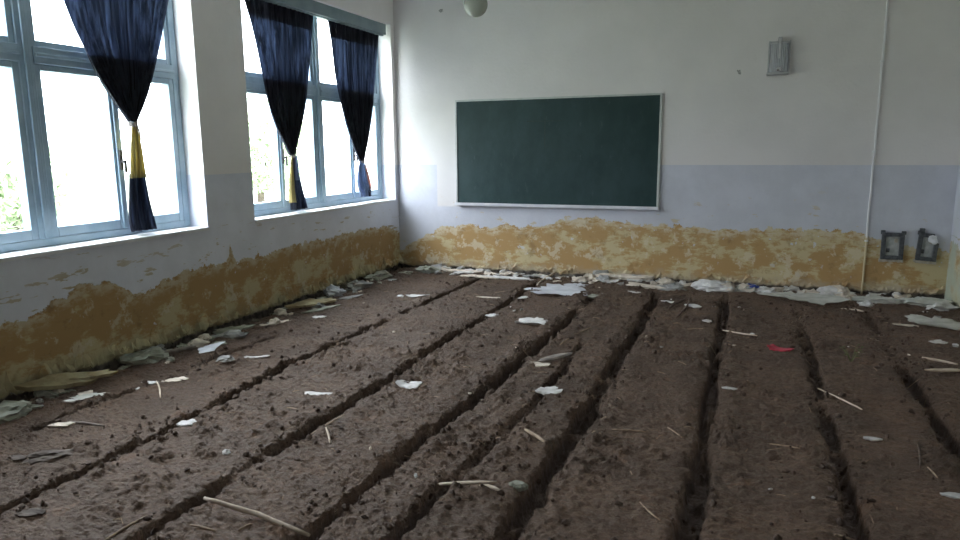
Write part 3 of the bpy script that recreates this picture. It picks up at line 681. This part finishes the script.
flake(490, 296, .30, .05, 'cream', 'thin cream strip lying across the strip near the board', .05, .01)
flake(588, 276, .40, .12, 'cream', 'cream plaster piece at the wall over the third furrow end', -.2, .03, .2)
lump(600, 277, .20, .13, .14, 'grey', 'grey lump standing at the wall under the chalk ledge', .3)
flake(625, 280, .65, .20, 'cream', 'broad cream slab under the chalk ledge end', .0, .05, .15, lift=.03, name='plaster_slab', cat='plaster slab')
flake(645, 286, .50, .16, 'cream', 'cream slab sloping down before the broad slab', -.2, .04, .2, name='plaster_slab', cat='plaster slab')
lump(662, 279, .16, .13, .16, 'white', 'upright white plaster shard under the board corner', .1)
lump(672, 287, .30, .16, .09, 'grey', 'pinkish grey rubble beside the upright shard', .0)
flake(634, 291.5, .15, .06, 'white', 'small curled white flake at the head of the long furrow', -.2, .012, .5)
flake(668, 300.5, .14, .07, 'white', 'white chip just beyond the long furrow head', -.3, .012)
lump(714, 287.5, .44, .26, .15, 'white', 'rounded white plaster bag shaped lump at the wall foot', .0, rough=.25, sub=4)
lump(728, 288.5, .18, .2, .12, 'cream', 'yellowish lump at the end of the rounded white lump', .2, rough=.3)
lump(746, 289, .26, .16, .11, 'chalky', 'grey green rubble between white lump and blue scrap', .3)
lump(762, 290, .24, .16, .09, 'white', 'pale rubble lump behind the blue scrap', -.2)
flake(752, 290.5, .13, .08, 'blue', 'crumpled blue plastic scrap in the wall rubble', -.3, .03, .8, cat='scrap', name='plastic_scrap', lift=.05)
flake(693, 304, .18, .11, 'white', 'white flake on soil in front of the rounded lump', -.4, .018)
flake(707, 319.5, .10, .07, 'white', 'little white chip on soil below the rounded lump', -.2, .012)
flake(788, 296.5, .55, .24, 'chalky', 'long pale grey plaster sheet at the wall foot before the conduit', -.12, .02, .15, lift=.025, cat='plaster sheet', name='plaster_sheet', jag=.4)
flake(814, 301, .58, .55, 'chalky', 'broad grey green sheet overlapping the long sheet', .1, .015, .12, lift=.035, cat='plaster sheet', name='plaster_sheet', jag=.45)
lump(846, 297, .18, .13, .09, 'cream', 'small cream rubble lump beside the conduit foot', .4)
lump(874, 299, .42, .16, .09, 'chalky', 'pale rubble slab under the intact electrical box', -.1)
lump(866, 304, .14, .12, .08, 'white', 'white lump just in front of the conduit foot', .1)
flake(851, 309, .20, .06, 'cream', 'thin cream strip in front of the conduit foot', -.2, .012)
lump(925, 302, .52, .2, .10, 'chalky', 'greenish rubble slab under the broken electrical box', -.2)
lump(943, 306, .26, .18, .10, 'white', 'whitish rubble lump in the far corner by the side wall', .2)
flake(942, 325, .55, .40, 'chalky', 'wide pale sheet on the soil beside the side wall', -.5, .02, .15, cat='plaster sheet', name='plaster_sheet', jag=.4, lift=.02)
flake(938, 341, .14, .09, 'white', 'small white flake below the wide pale sheet', .1, .012)
flake(906, 325, .20, .05, 'cream', 'thin cream flake short of the wide pale sheet', -.1, .012)
flake(945, 371, .30, .06, 'pale', 'pale splinter of board near the side wall', .35, .015, .1, cat='splinter', name='board_splinter')
# on the open floor
flake(410, 383, .19, .13, 'white', 'bright white chip on the strip between first two deep furrows', -.2, .018, .5)
flake(318, 392, .20, .06, 'white', 'white sliver lying on a broad soil strip', .3, .012, .2)
flake(548, 389, .17, .15, 'white', 'white chip at the edge of the short furrow', .6, .018, .3)
flake(555, 357, .36, .09, 'greywood', 'grey board offcut beside the far end of the short furrow', 1.0, .03, .05, cat='board', name='board_offcut', jag=.15)
flake(541, 363, .14, .09, 'cream', 'cream chip touching the grey board offcut', .2, .014)
flake(187, 424, .11, .09, 'white', 'round pale chip beside the broken first deep furrow', .3, .02)
flake(139, 385, .06, .05, 'white', 'tiny white chip in the shallow furrow by the window wall', .2, .012)
flake(60, 426, .14, .06, 'cream', 'cream sliver lying in front of the ochre slab', .4, .012)
flake(17, 457, .10, .06, 'dust', 'dusty brown chip at the near edge of the soil strips', .1, .014)
lump(48, 452, .20, .11, .05, 'dust', 'flat dusty brown clod at the near end by window wall', .9)
flake(30, 510, .13, .07, 'dust', 'dusty brown flake in the nearest furrow bottom', .5, .014)
flake(780, 349, .20, .12, 'red', 'crumpled red plastic scrap on the soil', -.1, .02, .6, cat='scrap', name='plastic_scrap')
flake(955, 493, .10, .06, 'white', 'white chip on dark soil at the near side', -.1, .014)
flake(729, 388, .09, .04, 'white', 'thin white chip beside the broken sixth furrow', .0, .012)
flake(873, 436, .10, .04, 'white', 'thin whitish chip on the dark near soil', .0, .012)
flake(518, 485, .08, .07, 'green', 'greenish pebble near the broken stick end', .2, .03)
# sticks
stick((205, 508), (309, 530), .012, 'pale', 'long pale stick lying across the nearest deep furrow', .03)
stick((437, 478), (497, 491), .009, 'pale', 'pale broken stick bridging the short furrow', .02)
stick((480, 482), (500, 491), .010, 'pale', 'splintered stump beside the broken stick end', .05)
stick((104, 540), (146, 514), .006, 'straw', 'straw stalk on the strip nearest the camera', .03)
stick((818, 383), (862, 417), .006, 'pale', 'thin straight twig on the dark soil strip', .01, name='twig', cat='twig')
stick((723, 328), (757, 339), .007, 'pale', 'thin pale twig by the sixth furrow', -.04, name='twig', cat='twig')
stick((525, 428), (545, 444), .010, 'straw', 'reddish straw stub beside the long furrow', .02)
stick((326, 430), (330, 441), .006, 'pale', 'short pale stub near the middle deep furrow', .02)
stick((156, 379), (160, 397), .006, 'pale', 'upright looking straw across the shallow furrow', .02)
stick((68, 422), (104, 424), .008, 'greywood', 'dull stick lying in front of the ochre slab', .04)
stick((922, 357), (958, 363), .010, 'pale', 'pale stick pointing at the side wall', .01)
stick((668, 424), (682, 438), .004, 'straw', 'fine straw on the wide middle strip', .02, name='straw', cat='straw')
stick((612, 425), (646, 428), .004, 'straw', 'fine straw lying level beside the long furrow', .04, name='straw', cat='straw')
stick((668, 308), (686, 298), .010, 'wood', 'dark twig leaning toward the white flake', .03, name='twig', cat='twig')
stick((676, 316), (690, 297), .010, 'wood', 'second dark twig under the rubble, beside the first', -.03, name='twig', cat='twig')
stick((918, 440), (920, 466), .006, 'wood', 'dark upright looking twig on near dark soil', .02, name='twig', cat='twig')
stick((928, 466), (938, 476), .005, 'straw', 'pale straw end on near dark soil', .02, name='straw', cat='straw')
stick((835, 538), (872, 531), .009, 'straw', 'straw stub at the near end of the seventh furrow', .05)
stick((190, 525), (215, 530), .006, 'straw', 'small straw under the long pale stick', .03, name='straw', cat='straw')
stick((238, 527), (252, 522), .006, 'straw', 'bit of straw below the long pale stick', .03, name='straw', cat='straw')
stick((560, 345), (590, 325), .006, 'straw', 'straw along the far end of the short furrow', .03, name='straw', cat='straw')
stick((310, 425), (345, 427), .005, 'straw', 'straw on the rim of the middle deep furrow', .03, name='straw', cat='straw')
stick((660, 520), (640, 500), .004, 'straw', 'straw at the near end of the wide middle strip', .03, name='straw', cat='straw')
stick((770, 440), (800, 448), .004, 'straw', 'straw on the strip with the thin straight twig', .03, name='straw', cat='straw')
# weed sprig
def sprig(px, py, label):
    p = at(px, py, 2, .0); o = tag(empty('weed_sprig', (p.x, p.y, H(p.x, p.y)-.01)), label, 'plant'); rr = random.Random(int(px))
    bm = bmesh.new(); lf = bmesh.new()
    for k in range(6):
        t = rr.uniform(0, 6.28); l = rr.uniform(.06, .13); e = Vector((math.cos(t)*l*.6, math.sin(t)*l*.6, l))
        tube_bm(bm, [(0, 0, 0), tuple(e*.55+Vector((0, 0, .012))), tuple(e)], [.003, .0025, .0015], 5)
        for s in (.5, .75, 1.):
            c = e*s; d = Vector((math.cos(t+rr.uniform(-1.5, 1.5)), math.sin(t+rr.uniform(-1.5, 1.5)), .3)).normalized()*.035; w = d.cross(Vector((0, 0, 1))).normalized()*.010
            a = [lf.verts.new(c+v) for v in (Vector((0, 0, 0)), d*.5+w+Vector((0, 0, .004)), d, d*.5-w+Vector((0, 0, .004)))]; lf.faces.new(a)
    link_mesh('stems', bm, MATS['leaf'], o, True); link_mesh('leaves', lf, MATS['leaf'], o)
sprig(851, 362, 'small weed sprig growing between the seventh and last furrows')

# repeats nothing tells apart: chips strewn along the two walls and over the soil
rr = random.Random(77)
def strew(n, fx, mats, smin, smax, label, group):
    for k in range(n):
        x, y = fx(); s = smin*(smax/smin)**rr.random()
        if rr.random() < .45: lump(0, 0, s, s*rr.uniform(.5, .9), s*.55, rr.choice(mats), label, rr.uniform(0, 3), group=group, sub=2, world=(x, y), name='plaster_crumb')
        else: flake(0, 0, s*1.25, s*rr.uniform(.5, .9), rr.choice(mats), label, rr.uniform(0, 3), .008+s*.06, .4, group=group, world=(x, y), name='plaster_crumb', cat='rubble')
strew(125, lambda: (rr.uniform(.4, RW-.15), -.06-.36*rr.random()**1.3), ['cream', 'cream', 'white', 'white', 'grey'], .06, .24, 'small plaster crumb in the rubble along the blackboard wall foot', 'plaster crumbs at the blackboard wall')
strew(85, lambda: (.06+.36*rr.random()**1.4, -.3-5.6*rr.random()), ['green', 'grey', 'green', 'cream'], .04, .17, 'small plaster crumb in the gully along the window wall', 'plaster crumbs at the window wall')
strew(34, lambda: (rr.uniform(.6, RW-.3), -.7-5.6*rr.random()**1.4), ['white', 'cream', 'grey'], .018, .05, 'tiny plaster chip strewn on the open soil', 'plaster chips on the open soil')
strew(14, lambda: (RW-.06-.4*rr.random(), -.4-2.2*rr.random()), ['green', 'white', 'grey'], .03, .11, 'small plaster crumb beside the greenish side wall', 'plaster crumbs at the side wall')

# earth clods and straw litter: uncountable
def clods(n=4000):
    base = bmesh.new(); bmesh.ops.create_icosphere(base, subdivisions=1, radius=1); bv = np.array([v.co[:] for v in base.verts]); bf = np.array([[v.index for v in f.verts] for f in base.faces]); base.free()
    r = np.random.default_rng(9); xs = []; ys = []
    while len(xs) < n:
        y = -7.2*r.random()-.1
        if r.random() < .72:
            c, y0, y1, hw, dep, brk = TR[r.integers(len(TR))]
            if not (y0 < y < y1): continue
            x = float(centre(c, np.array([y]))[0])+r.normal(0, hw*1.5)
        else: x = r.random()*RW
        if .05 < x < RW-.05 and fbm(np.array([x*2.1]), np.array([y*2.1]), 91, 3)[0]+r.random()*.6 > .12: xs.append(x); ys.append(y)
    xs, ys = np.array(xs), np.array(ys); sz = .005+.015*r.random(n)**3.0; zs = hf(xs, ys)+sz*.25
    V = np.empty((n, len(bv), 3))
    for i in range(n):
        V[i] = bv*(1+r.uniform(-.35, .35, (len(bv), 1)))*sz[i]*r.uniform(.6, 1.3, 3)+[xs[i], ys[i], zs[i]]
    F = (bf[None]+np.arange(n)[:, None, None]*len(bv)).reshape(-1, 3)
    return V.reshape(-1, 3).tolist(), F.tolist()
tag(link_mesh('soil_crumbs', clods(), m_clod), 'loose brown soil crumbs strewn over the earth strips and furrows', 'soil', None, 'stuff')
bm = bmesh.new(); r2 = random.Random(15)
for k in range(230):
    x, y = r2.uniform(.3, RW-.2), -7.0*r2.random()**.9-.2; t = r2.uniform(0, 3.14); l = r2.uniform(.02, .09)*(1.6 if r2.random() < .1 else 1)
    dx, dy = math.cos(t)*l/2, math.sin(t)*l/2*.7; z0, z1 = H(x-dx, y-dy), H(x+dx, y+dy)
    tube_bm(bm, [(x-dx, y-dy, z0+.004), (x, y, max((z0+z1)/2, H(x, y))+.006), (x+dx, y+dy, z1+.004)], r2.uniform(.0012, .0028), 4)
tag(link_mesh('straw_litter', bm, MATS['straw']), 'fine straw litter scattered over the soil', 'straw', None, 'stuff')

# ------------------------------------------------------------------ outside the windows
def lawn_mat():
    n = N('mown grass'); P, X, Y, Z = n.pos(); a = n.noise(.5, P, 5)
    return n.done(n.mix(n.step(a, .35, .65), (.24, .26, .19), (.31, .33, .25)), .95, n.bump(n.noise(20., P, 4), .5, .05))
lawn = struct(boxes('ground', [((-60, -45, -.75), (-T-.02, 45, -.55))], lawn_mat()))
m_leafout = mottled('tree leaves', (.27, .35, .20), (.42, .50, .33), 3., .7, .1)
m_bark = mottled('tree bark', (.10, .08, .06), (.18, .15, .12), 6., .95, .6)
def tree(x, y, h, rad, seed, label, leaves=2600):
    o = tag(empty('garden_tree', (x, y, -.55)), label, 'tree', 'trees outside the windows'); r = random.Random(seed)
    bm = bmesh.new(); tube_bm(bm, [(0, 0, 0), (.05, .03, h*.3), (.0, .08, h*.7)], [.16, .12, .05], 10)
    for k in range(7):
        t = r.uniform(0, 6.28); z = h*r.uniform(.3, .6); tube_bm(bm, [(0, .03, z), (math.cos(t)*rad*.4, math.sin(t)*rad*.4, z+h*.12), (math.cos(t)*rad*.75, math.sin(t)*rad*.75, z+h*.2)], [.05, .035, .012], 6)
    link_mesh('trunk', bm, m_bark, o, True)
    vs, fs = [], []
    for k in range(leaves):
        d = Vector((r.gauss(0, 1), r.gauss(0, 1), r.gauss(0, 1))).normalized()*r.random()**.4
        w = 1+.4*mnoise.noise(d*2.2+Vector((seed, 0, 0))); c = Vector((d.x*rad*w, d.y*rad*w, h*.52+d.z*h*.44*w))
        a = Vector((r.gauss(0, 1), r.gauss(0, 1), r.gauss(0, 1))).normalized()*.17; b = a.orthogonal().normalized()*.05
        i = len(vs); vs += [c-a, c+b, c+a, c-b]; fs.append((i, i+1, i+2, i+3))
    link_mesh('crown', (vs, fs), m_leafout, o)
tree(-14, 14.6, 4.4, 2.2, 4, 'leafy tree seen through the window near the blackboard', 4200)
tree(-14, 4.4, 2.6, 1.5, 8, 'low bushy tree seen through the window with the gold paneled curtain', 3600)
